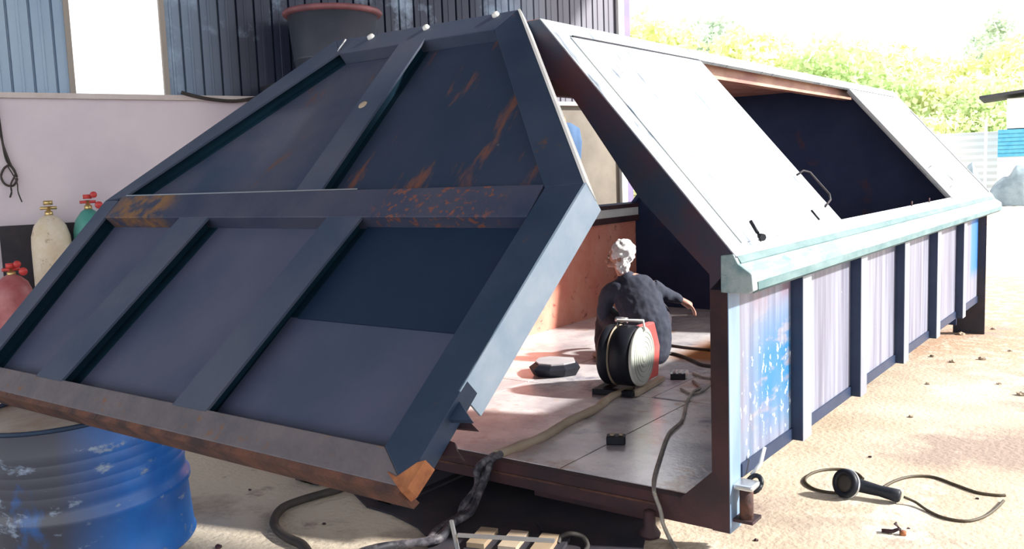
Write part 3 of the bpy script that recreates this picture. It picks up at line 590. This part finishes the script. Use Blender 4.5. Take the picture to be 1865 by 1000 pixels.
# wrapped head cloth
def cloth(name, c, r3, seed, amp, cut=None):
    b = MB(); bmesh.ops.create_icosphere(b.b, subdivisions=5, radius=1)
    for v in b.b.verts:
        n_ = v.co.copy(); k = 1 + amp * noise.noise(n_ * 2.6 + V((seed, 0, 0))) + amp * .5 * abs(math.sin(7 * n_.z + 4 * n_.x + 2 * noise.noise(n_ * 2)))
        v.co = V(c) + (FD * n_.x * r3[0] + SS * n_.y * r3[1] + US * n_.z * r3[2]) * k
    for f in b.b.faces: f.smooth = True
    if cut: pass
    return b
b = cloth('', HC - FD * .036 + US * .044, (.100, .100, .094), 1, .14); b.build('head_cloth', M['cloth'], PE)
b = cloth('', HC - FD * .062 + US * .0, (.065, .075, .08), 5, .25); b.build('cloth_knot', M['cloth'], PE)
b = cloth('', HC - FD * .035 - FW * .040 - US * .065, (.052, .050, .078), 9, .25); b.build('cloth_tail', M['cloth'], PE)
rod = MB(); rod.tube([pp(.24, .30, .34), pp(.47, .30, .335)], .007); 
tag(rod.build('welding_rod', M['chrome'], origin=pp(.3, .3, .34)), 'thin steel rod held out in front of the squatting person', 'rod')

# ================================================================== WIRE FEEDER (reel)
RC = ony(1166, 650, 5.58); RC.z = ZF + .262; AX = V((.99, .10, 0)).normalized(); AY = V((-.10, .99, 0)).normalized(); rr = .215
WF = empty('cable_reel', V((RC.x, RC.y, ZF)), 'black and red reel machine with pale ringed disc, beside the squatting person', 'reel machine')
MB().lathe([(0, -.25), (rr * .95, -.25), (rr, -.235), (rr, -.185), (rr * .93, -.175), (rr * .93, -.155), (rr, -.145), (rr, -.02), (rr * .9, 0), (0, 0)], RC, AX, 56).build('drum_casing', M['blackp'], WF)
MB().lathe([(rr * .94, -.172), (rr * 1.02, -.165), (rr * .94, -.158)], RC, AX, 56).build('casing_band', M['tan'], WF)
MB().lathe([(0, 0), (rr * .98, 0), (rr * .98, .02), (rr * .9, .03), (0, .032)], RC, AX, 56).build('disc_face', M['disc'], WF)
b = MB()
for k in (.18, .34, .50, .66, .82): b.lathe([(rr * (k - .02), .0315), (rr * k, .036), (rr * (k + .02), .0315)], RC, AX, 48)
b.build('disc_ring', M['discring'], WF)
b = MB(); o_ = RC - AX * .06 - V((0, 0, .215))
b.prism([o_ + AY * .10, o_ + AY * .36, o_ + AY * .40 + V((0, 0, .22)), o_ + AY * .30 + V((0, 0, .415)), o_ + AY * .02 + V((0, 0, .425)), o_ + AY * .04 + V((0, 0, .1))], AX * .055); b.build('housing', M['redbox'], WF, bevel=.012)
MB().tube([RC + AY * .24 - AX * .004 + V((0, 0, .01)), RC + AY * .24 + AX * .004 + V((0, 0, .01))], .008).build('screw', M['blackp'], WF)
b = MB(); b.bar(RC + AX * .02 - AY * .16 + V((0, 0, -.235)), RC + AX * .02 + AY * .36 + V((0, 0, -.235)), AX * .022, V((0, 0, .018))); b.build('base_rail', M['tan'], WF, bevel=.004)
b = MB(); b.bar(RC - AX * .27 - AY * .18 + V((0, 0, -.245)), RC - AX * .27 + AY * .30 + V((0, 0, -.245)), AX * .03, V((0, 0, .022))); b.bar(RC - AX * .27 - AY * .16 + V((0, 0, -.235)), RC + AX * .02 - AY * .16 + V((0, 0, -.235)), AY * .03, V((0, 0, .018))); b.build('base_rail', M['blackp'], WF, bevel=.004)
b = MB(); hz = V((0, 0, rr + .035)); b.tube([RC - AX * .17 + V((0, 0, rr - .01)), RC - AX * .17 + hz, RC + AX * .03 + hz * 1.02, RC + AX * .035 + V((0, 0, rr - .03))], .011); b.build('carry_handle', M['white'], WF)
MB().tube([RC - AX * .19 + hz + AY * .02, RC - AX * .10 + hz + AY * .02], .020).build('handle_knob', M['chrome'], WF)

# ================================================================== FLOOR THINGS IN CONTAINER
def fpt(u, v, up=0.0): return onz(u, v, ZF + up)
# faceted dark cover
c0 = fpt(1010, 684); X_ = (fpt(1057, 672) - fpt(966, 672)); L_ = X_.length; X_.normalize(); Y_ = V((0, 0, 1)).cross(X_)
CV = empty('welding_visor', c0, 'black faceted welding visor lying on the container floor', 'visor')
b = MB(); lowr = [(-.5, .02), (-.36, -.10), (-.05, -.14), (.25, -.10), (.5, .0), (.42, .16), (-.2, .22), (-.45, .16)]
lo_ = [b.b.verts.new(c0 + X_ * x * L_ * .82 + Y_ * y * .6 + V((0, 0, .003))) for x, y in lowr]; md_ = [b.b.verts.new(c0 + X_ * x * L_ + Y_ * y + V((0, 0, .065))) for x, y in lowr]; tp_ = [b.b.verts.new(c0 + X_ * x * L_ * .8 + Y_ * (y + .04) + V((0, 0, .09))) for x, y in lowr]
for A, B in ((lo_, md_), (md_, tp_)):
    for j in range(8): b.b.faces.new([A[j], A[(j + 1) % 8], B[(j + 1) % 8], B[j]])
b.b.faces.new(lo_); b.b.faces.new(tp_[::-1]); b.build('shell', M['blackp'], CV)
b = MB(); b.prism([c0 + X_ * x * L_ * .78 + Y_ * (y * .9 + .06) + V((0, 0, .090)) for x, y in lowr], (0, 0, .012)); b.build('top_plate', mat('grey_dusty_top', (.34, .33, .36), (.42, .40, .42), rough=.6), CV)
# small black clamp block
c1 = fpt(1122, 808); CB = empty('magnet_block', c1, 'small black block lying near the front of the container floor', 'block')
b = MB(); b.obox(c1 - X_ * .055 - Y_ * .035, X_ * .11, Y_ * .075, V((0, 0, .05))); b.build('block_body', M['blackp'], CB, bevel=.008)
b = MB(); b.lathe([(0, .05), (.016, .05), (.016, .06), (0, .06)], c1 - X_ * .02, n=12); b.lathe([(0, .05), (.012, .05), (.012, .062), (0, .062)], c1 + X_ * .03, n=12); b.build('block_cap', M['tan'], CB)
# heavy dusty hose pair: along floor, over sill and down
hp = [fpt(1150, 705, .03), fpt(1110, 725, .03), fpt(1085, 745, .03), fpt(1040, 765, .03), fpt(990, 795, .03), fpt(940, 815, .035), fpt(905, 828, .045)]
ed = fpt(890, 832, .03); hang = [V((ed.x, Y0 - .03, ZF + .0)), ony(878, 870, 3.78), ony(868, 905, 3.66), ony(850, 933, 3.56)]
gr = [onz(820, 955, ZG + .03), onz(795, 980, ZG + .03), onz(740, 990, ZG + .03), onz(690, 996, ZG + .03), onz(650, 1010, ZG + .03)]
WC = empty('welding_cable', fpt(905, 828), 'thick dusty cable bundle running over the container sill to the ground', 'cable')
MB().tube(smooth_path(hp), [.027 * (1 + .35 * noise.noise(V((k * .4, 0, 0)))) for k in range(len(smooth_path(hp)))], 10).build('floor_run', M['tan'], WC)
pth = smooth_path([hp[-1]] + hang + gr)
for k, of in ((0, (0, 0, 0)), (1, (.028, -.015, .01)), (2, (-.02, -.03, -.005))):
    b = MB(); b.tube([p + V(of) * (1 + .6 * math.sin(i * .5 + k * 2)) for i, p in enumerate(pth)], .019 + .003 * math.sin(k), 8); b.build('hanging_cable', M['dusty'], WC)
# plug socket and cord
ps = fpt(1243, 690); SK = empty('socket_adapter', ps, 'white and black plug adapter lying on the container floor by the post', 'socket')
b = MB(); b.obox(ps - X_ * .05, X_ * .10 - Y_ * .02, Y_ * .12, V((0, 0, .05))); b.build('socket_body', M['white'], SK, bevel=.01)
b = MB(); b.obox(ps - X_ * .09 - Y_ * .045, X_ * .11, Y_ * .045, V((0, 0, .045))); b.build('socket_face', M['blackp'], SK, bevel=.006)
b = MB(); [b.bar(ps - X_ * (.08 - k * .04) - Y_ * .03 + V((0, 0, .05)), ps - X_ * (.06 - k * .04) + Y_ * .06 + V((0, 0, .054)), X_ * .008, V((0, 0, .006))) for k in range(3)]; b.build('socket_pin', M['chrome'], SK)
def cord(name, pts, r, m, label, cat='cable', k=6): return tag(MB().tube(smooth_path(pts, k), r, 8).build(name, M[m], origin=pts[0]), label, cat)
cord('power_cord', [fpt(1262, 694, .012), fpt(1275, 706, .012), fpt(1262, 714, .012), fpt(1250, 735, .012), fpt(1243, 765, .012), fpt(1218, 790, .012), fpt(1203, 830, .012), fpt(1192, 868, .012), fpt(1191, 892, .014), ony(1194, 905, Y0 - .015), ony(1203, 930, Y0 - .03), ony(1208, 955, Y0 - .05), onz(1222, 985, ZG + .012), onz(1240, 1010, ZG + .012)], .0105, 'greycord', 'pale grey cord running down the container floor and over the sill')
cord('power_cord', [fpt(1205, 647, .02), fpt(1222, 644, .012), fpt(1240, 648, .012), fpt(1262, 657, .012), fpt(1280, 665, .012), fpt(1310, 668, .012)], .014, 'rubber', 'black cord leading right from the reel machine')
cord('power_cord', [fpt(1215, 628, .012), fpt(1250, 633, .012), fpt(1290, 637, .012), fpt(1320, 640, .012)], .011, 'rubber', 'straight black cord on the rust coloured floor behind the reel machine')
cord('power_cord', [fpt(1240, 708, .012), fpt(1262, 718, .012), fpt(1285, 708, .012), fpt(1300, 690, .012), fpt(1282, 688, .012), fpt(1262, 680, .012)], .009, 'greycord', 'grey cord coiled around the white plug adapter')

# ================================================================== GROUND THINGS
def gpt(u, v, up=0.0): return onz(u, v, ZG + up)
# angle grinder lying on its side
gh = gpt(1543, 905); gt = gpt(1640, 917); GX = (gt - gh); GX.z = 0; GX.normalize(); GY = V((0, 0, 1)).cross(GX)   # GY away from camera
GD = (-GX * .50 - GY * .80 + V((0, 0, .25))).normalized()
AG = empty('angle_grinder', gh, 'black angle grinder lying on the sandy ground beside the container', 'angle grinder')
hc = gh + V((0, 0, .075))
MB().lathe([(0, 0), (.072, 0), (.076, .006), (.076, .028), (.066, .034), (.05, .034), (.048, .020), (0, .018)], hc, GD, 40).build('wheel_guard', M['blackp'], AG)
MB().lathe([(0, .020), (.056, .020), (.056, .025), (.02, .030), (0, .030)], hc, GD, 36).build('grinding_disc', M['rubber'], AG)
MB().lathe([(0, -.05), (.035, -.05), (.048, -.03), (.052, -.006), (.079, -.004), (.079, .004), (0, .004)], hc, GD, 32).build('gear_head', M['chrome'], AG)
q0 = hc - GD * .03 + GX * .02; q1 = gt + V((0, 0, .038)) 
MB().tube([q0, q0.lerp(q1, .12), q0.lerp(q1, .3), q0.lerp(q1, .55), q0.lerp(q1, .8), q0.lerp(q1, .96), q1], [.030, .036, .034, .030, .034, .036, .026], 18).build('grip_body', M['blackp'], AG)
MB().tube([hc - GD * .04 + V((0, 0, .02)), hc - GD * .055 + V((0, 0, .055))], .014).build('spindle_knob', M['chrome'], AG)
cord('grinder_cord', [q1 + GX * .015, gpt(1668, 915, .02), gpt(1690, 930, .008), gpt(1720, 943, .008), gpt(1760, 949, .008), gpt(1790, 942, .008), gpt(1812, 928, .008), gpt(1828, 912, .008)], .0075, 'olive', 'thin brown cord curving from the tail of the grinder')
cord('loose_cord', [gpt(1572, 872, .008), gpt(1560, 862, .008), gpt(1535, 855, .008), gpt(1500, 856, .008), gpt(1475, 864, .008), gpt(1466, 876, .008), gpt(1478, 888, .008), gpt(1500, 895, .008), gpt(1526, 898, .008)], .008, 'olive', 'brown cord looping on the ground left of the grinder head')
cord('loose_cord', [gpt(1608, 888, .007), gpt(1630, 876, .007), gpt(1660, 868, .007), gpt(1700, 869, .007), gpt(1740, 883, .007), gpt(1780, 897, .007), gpt(1815, 902, .007), gpt(1831, 902, .007)], .0085, 'olive', 'brown cord lying on the ground behind the grinder handle')
cord('floor_hose', [gpt(648, 872, .025), gpt(620, 890, .025), gpt(585, 900, .025), gpt(545, 912, .025), gpt(515, 925, .025), gpt(500, 945, .025), gpt(503, 962, .025), gpt(525, 980, .025), gpt(550, 992, .025), gpt(565, 1012, .025)], .024, 'rubber', 'dark hose curving on the ground right of the blue drum', 'hose')
def pebble(c, s, m, name, label, cat, grp=None, seed=0):
    b = MB(); bmesh.ops.create_icosphere(b.b, subdivisions=2, radius=1)
    for v in b.b.verts:
        n_ = v.co.copy(); v.co = V(c) + V((n_.x * s, n_.y * s * .8, max(0, (n_.z + .5) * s * .55))) * (1 + .45 * noise.noise(n_ * 1.7 + V((seed, seed, 0))))
    return tag(b.build(name, m, origin=c), label, cat, grp)
c_ = gpt(1626, 972); DB = empty('metal_scrap', c_, 'small rusty bent metal scrap on the ground below the grinder', 'scrap')
b = MB(); b.tube([c_ + GX * -.05 + V((0, 0, .008)), c_ + V((0, 0, .012)), c_ + GX * .03 + V((0, 0, .03)), c_ + GX * .01 + V((0, 0, .055))], .010, 8); b.build('bent_strip', M['darkrust'], DB)
MB().lathe([(0, 0), (.016, 0), (.016, .02), (0, .02)], c_ + GX * .045, n=8).build('nut', M['rust'], DB)
pos = [(1585, 833, .012, 'dark pebble on bright ground above the grinder'), (1780, 909, .010, 'tiny dark pebble inside the curve of the grinder cord'), (1655, 963, .007, 'tiny pebble right of the rusty scrap'),
       (503, 852, .016, 'dark pebble on the ground between drum and door'), (380, 820, .018, 'dark pebble on the ground right beside the blue drum'), (398, 998, .02, 'dark stone at the bottom edge beside the blue drum'),
       (1377, 985, .012, 'pebble on the ground in front of the container post'), (455, 893, .010, 'small pebble left of the dark hose'), (590, 955, .012, 'pebble inside the bend of the dark hose')]
for k, (u, v, s, lb) in enumerate(pos): pebble(gpt(u, v), s, M['darkrust'], 'pebble', lb, 'pebble', 'pebbles on the ground', k)
for k, (u, v) in enumerate([(1690, 700), (1735, 660), (1790, 655), (1820, 700), (1700, 650), (1750, 610), (1840, 640), (1810, 600), (1860, 720), (1660, 760)]):
    o = pebble(gpt(u, v), .02 + .008 * (k % 3), M['tan'], 'stone', 'small stone lying on the rough gravel beyond the container far leg', 'stone', 'stones on the gravel strip', k + 20)
# scrap under the near end
sp = gpt(935, 1000, .012); SX = V((.95, .3, 0)).normalized(); SY = V((-.3, .95, 0))
CR = empty('scrap_crate', sp, 'tan and black scrap crate on the ground under the door corner', 'crate')
b = MB(); b.obox(sp - SX * .22 - SY * .10, SX * .46, SY * .26, V((0, 0, .02))); b.build('crate_base', M['darksteel'], CR)
for k in range(3):
    b = MB(); b.obox(sp - SX * (.21 - k * .16) - SY * .08, SX * .09, SY * .2, V((0, 0, .045))); b.build('crate_block', M['cardboard'] if k != 1 else M['tan'], CR)
b = MB(); b.bar(sp - SX * .24 - SY * .11 + V((0, 0, .09)), sp + SX * .24 - SY * .11 + V((0, 0, .11)), SY * .008, V((0, 0, .008))); b.bar(sp - SX * .24 - SY * .11, sp - SX * .27 - SY * .11 + V((0, 0, .16)), SX * .008, SY * .008); b.build('crate_rod', M['chrome'], CR)
for k, (u, v) in enumerate([(985, 975), (998, 988)]):
    p = gpt(u, v); b = MB(); b.bar(p + V((0, 0, .012)) - SX * .05 + SY * .14, p + V((0, 0, .012)) + SX * .10 - SY * .12, SX * .018, V((0, 0, .010)))
    tag(b.build('flat_bar', M['darksteel'], origin=p), ['dark flat steel bar lying right of the scrap crate', 'second flat steel bar, furthest right of the scrap crate'][k], 'bar')
cord('coiled_wire', [gpt(1016, 990, .03), gpt(1022, 978, .05), gpt(1040, 972, .07), gpt(1062, 978, .05), gpt(1070, 995, .02), gpt(1060, 1010, .02)], .012, 'rubber', 'curl of dark wire on the ground under the container sill')
p = gpt(1195, 985); b = MB(); b.lathe([(0, 0), (.05, 0), (.055, .02), (.03, .06), (.03, .13), (0, .14)], p - V((.05, -.03, 0)), n=16); tag(b.build('jack_foot', M['darkrust'], origin=p), 'dark rusty jack foot standing under the sill near the cord', 'jack')

# ================================================================== BACKGROUND
def far(u, dist, z=ZG):
    r = ray(u, 320); r.z = 0; r.normalize(); p = CP + r * dist; p.z = z; return p
# hillside
b = MB(); n_ = 24; grid = []
for i in range(n_ + 1):
    row = []
    for j in range(9):
        u = 1050 + i * 50; dd = 62 + j * 14; p = far(u, dd); p.z = ZG - .1 + max(0, (dd - 64)) * .20 * (1 - .35 * (i / n_)) + 1.2 * noise.noise(p * .05)
        row.append(b.b.verts.new(p))
    grid.append(row)
for i in range(n_):
    for j in range(8): b.b.faces.new([grid[i][j], grid[i + 1][j], grid[i + 1][j + 1], grid[i][j + 1]]).smooth = True
tag(b.build('hillside', M['hill']), kind='structure')
def crown_mesh(seed, nclump, leaves, mat_):
    rnd = random.Random(seed); b = bmesh.new()
    for c in range(nclump):
        th = rnd.uniform(0, 2 * math.pi); ph = math.acos(rnd.uniform(-.5, 1)); rr_ = rnd.uniform(.45, .8)
        cc = V((math.sin(ph) * math.cos(th) * rr_, math.sin(ph) * math.sin(th) * rr_, math.cos(ph) * rr_ * .9)); cr = rnd.uniform(.22, .42)
        for l in range(leaves):
            d_ = V((rnd.gauss(0, 1), rnd.gauss(0, 1), rnd.gauss(0, 1))).normalized(); p = cc + d_ * cr * rnd.uniform(.6, 1)
            s = rnd.uniform(.035, .075); a = V((rnd.gauss(0, 1), rnd.gauss(0, 1), rnd.gauss(0, 1))).normalized(); e = a.cross(d_)
            if e.length < .1: continue
            e.normalize(); b.faces.new([b.verts.new(p - a * s), b.verts.new(p - e * s * .6), b.verts.new(p + a * s), b.verts.new(p + e * s * .6)])
    me = bpy.data.meshes.new('foliage'); b.to_mesh(me); b.free(); me.materials.append(mat_); return me
CM = [crown_mesh(1, 26, 110, M['leafA']), crown_mesh(2, 26, 110, M['leafB']), crown_mesh(3, 24, 110, M['leafC']), crown_mesh(4, 30, 100, M['leafA'])]
tb = MB(); tb.tube([(0, 0, 0), (.03, 0, .5), (0, .02, 1)], [.06, .045, .03], 8); tmesh_o = tb.build('trunk', M['bark']); TM = tmesh_o.data; bpy.data.objects.remove(tmesh_o)
# (pixel column, distance, total height, crown radius, mesh)
trees = [(1185, 70, 14.6, 5.6, 0, 'pale yellow-green tree nearest the shed corner post'), (1262, 78, 15.6, 5.8, 2, 'pale tree second from the shed corner post'), (1345, 68, 12.6, 5.4, 0, 'round pale tree above the open lid'),
         (1425, 80, 14.0, 5.8, 3, 'tall pale tree behind the container ridge'), (1500, 68, 11.0, 5.0, 1, 'green tinted tree above the far end of the open hatch'), (1570, 78, 12.4, 5.4, 0, 'yellow-green tree above the far lid'),
         (1635, 66, 9.2, 4.8, 1, 'low green tree behind the far roof corner'), (1700, 74, 11.0, 5.0, 3, 'yellow-green tree right of the far roof corner'), (1745, 64, 7.8, 4.0, 0, 'low yellow tree behind the pale fence'),
         (1790, 60, 7.0, 3.6, 1, 'small green tree left of the shack roof'), (1835, 76, 11.4, 5.2, 0, 'bright yellow-green tree behind the shack'), (1850, 104, 17.6, 6.0, 2, 'distant grey-green tree top at the right edge'),
         (1110, 84, 14.0, 5.6, 1, 'green tree behind the shed, mostly hidden'), (1900, 66, 9.6, 4.8, 3, 'tree at the far right beyond the shack')]
for (u, dd, h, cr, k, lb) in trees:
    p = far(u, dd); t = empty('tree', p, lb, 'tree', 'trees on the hillside')
    f = bpy.data.objects.new('foliage', CM[k]); COL.objects.link(f); f.parent = t; f.location = (0, 0, h - cr * .95); f.scale = (cr, cr, cr * .95); f.rotation_euler = (0, 0, u)
    q = bpy.data.objects.new('trunk', TM); COL.objects.link(q); q.parent = t; q.scale = (4, 4, max(.5, h - cr * 1.2))
for k in range(16):   # undergrowth at the foot of the slope
    u = 1180 + k * 42; p = far(u, 57 + 4 * math.sin(k * 2.1)); s = 2.6 + .7 * math.sin(k * 1.7)
    t = empty('bush', p, 'pale green bush in the undergrowth beyond the pale fence', 'bush', 'bushes at the foot of the slope')
    f = bpy.data.objects.new('foliage', CM[(k * 3) % 4]); COL.objects.link(f); f.parent = t; f.location = (0, 0, s * .55); f.scale = (s, s, s); f.rotation_euler = (0, 0, k)
# fence, shack, tarped heap
fa, fb = far(1560, 47), far(1960, 47); fd = (fb - fa); fl = fd.length; fd.normalize(); fn_ = V((-fd.y, fd.x, 0))
FE = empty('sheet_fence', fa, 'pale horizontally ribbed sheet fence beyond the yard', 'fence')
b = MB(); z = ZG
prf = []
while z < ZG + 2.85: prf += [(z, 0), (z + .14, .05), (z + .28, 0)]; z += .30
A = [b.b.verts.new(fa + fn_ * o + V((0, 0, z - fa.z))) for z, o in prf]; B = [b.b.verts.new(fa + fd * fl + fn_ * o + V((0, 0, z - fa.z))) for z, o in prf]
for i in range(len(prf) - 1): b.b.faces.new([A[i], A[i + 1], B[i + 1], B[i]])
o = b.build('fence_sheet', M['palefence'], FE); md = o.modifiers.new('t', 'SOLIDIFY'); md.thickness = .03
for k in range(6):
    b = MB(); p = fa + fd * (fl * k / 5) + fn_ * .12; b.box((p.x - .05, p.y - .05, ZG), (p.x + .05, p.y + .05, ZG + 2.85)); b.build('fence_post', M['white'], FE)
sa, sb = far(1816, 43), far(1960, 43); d2 = (sb - sa); l2 = d2.length; d2.normalize(); n2 = V((-d2.y, d2.x, 0)); n2 = n2 if n2.dot(sa) > 0 else -n2
def zat(v, dist): return CAMZ + (319 - .036 * (1840 - 932) - v) / F * dist * .875
SHK = empty('shack', sa, 'small shack with blue ribbed sheets below a white wall', 'shack')
zb0, zb1, zw = 1.72, 2.88, 4.1
b = MB(); b.obox(sa + V((0, 0, 0)), d2 * l2, n2 * 3, V((0, 0, zb0 - ZG))); b.build('lower_wall', M['white'], SHK)
b = MB()
for k in range(7): b.obox(sa - n2 * .06 + V((0, 0, zb0 - ZG + k * .16)), d2 * l2, n2 * .06, V((0, 0, .12)))
b.obox(sa - n2 * .02 + V((0, 0, zb0 - ZG)), d2 * l2, n2 * 3, V((0, 0, 1.12))); b.build('blue_sheet', M['bluesheet'], SHK)
b = MB(); b.obox(sa + d2 * .3 + V((0, 0, zb1 - ZG)), d2 * (l2 - .3), n2 * 2.9, V((0, 0, zw - zb1))); b.build('upper_wall', M['white'], SHK)
b = MB(); b.obox(sa - d2 * .7 - n2 * .5 + V((0, 0, zw - ZG + .05)), d2 * (l2 + .7) + V((0, 0, .35)), n2 * 4, V((0, 0, .10))); b.build('shack_roof', M['darksteel'], SHK)
def drape(u0, u1, dist, h, seed, label):
    a, c = far(u0, dist), far(u1, dist); mid = (a + c) / 2; hw = (c - a).length / 2; ux = (c - a).normalized(); uy = V((-ux.y, ux.x, 0))
    b = MB(); n = 26; G = []
    for i in range(n + 1):
        row = []
        for j in range(13):
            s = -1 + 2 * i / n; t = -1 + 2 * j / 12; e = min(1, (abs(s) ** 2.5 + abs(t) ** 2.5))
            hh = h * (1 - e) ** .6 * (.85 + .22 * math.sin(2.2 * s + seed) + .10 * noise.noise(V((s * 3 + seed, t * 2, seed)))) + .015 * h * math.sin(16 * s + seed)
            row.append(b.b.verts.new(mid + ux * s * hw * (1 + .05 * math.sin(9 * t)) + uy * t * .9 + V((0, 0, max(0, hh)))))
        G.append(row)
    for i in range(n):
        for j in range(12): b.b.faces.new([G[i][j], G[i + 1][j], G[i + 1][j + 1], G[i][j + 1]]).smooth = True
    tag(b.build('covered_heap', M['tarp'], origin=mid), label, 'covered heap', 'covered heaps by the pale fence')
drape(1750, 1793, 40, 1.5, 2, 'grey cloth covered heap left of the pale yard post')
drape(1797, 1890, 39, 1.6, 6, 'wide grey cloth covered heap right of the pale yard post')
p = far(1794, 38); b = MB(); b.box((p.x - .04, p.y - .04, ZG), (p.x + .04, p.y + .04, ZG + 3.2)); tag(b.build('yard_post', M['white'], origin=p), 'thin pale post standing between the two covered heaps', 'post')
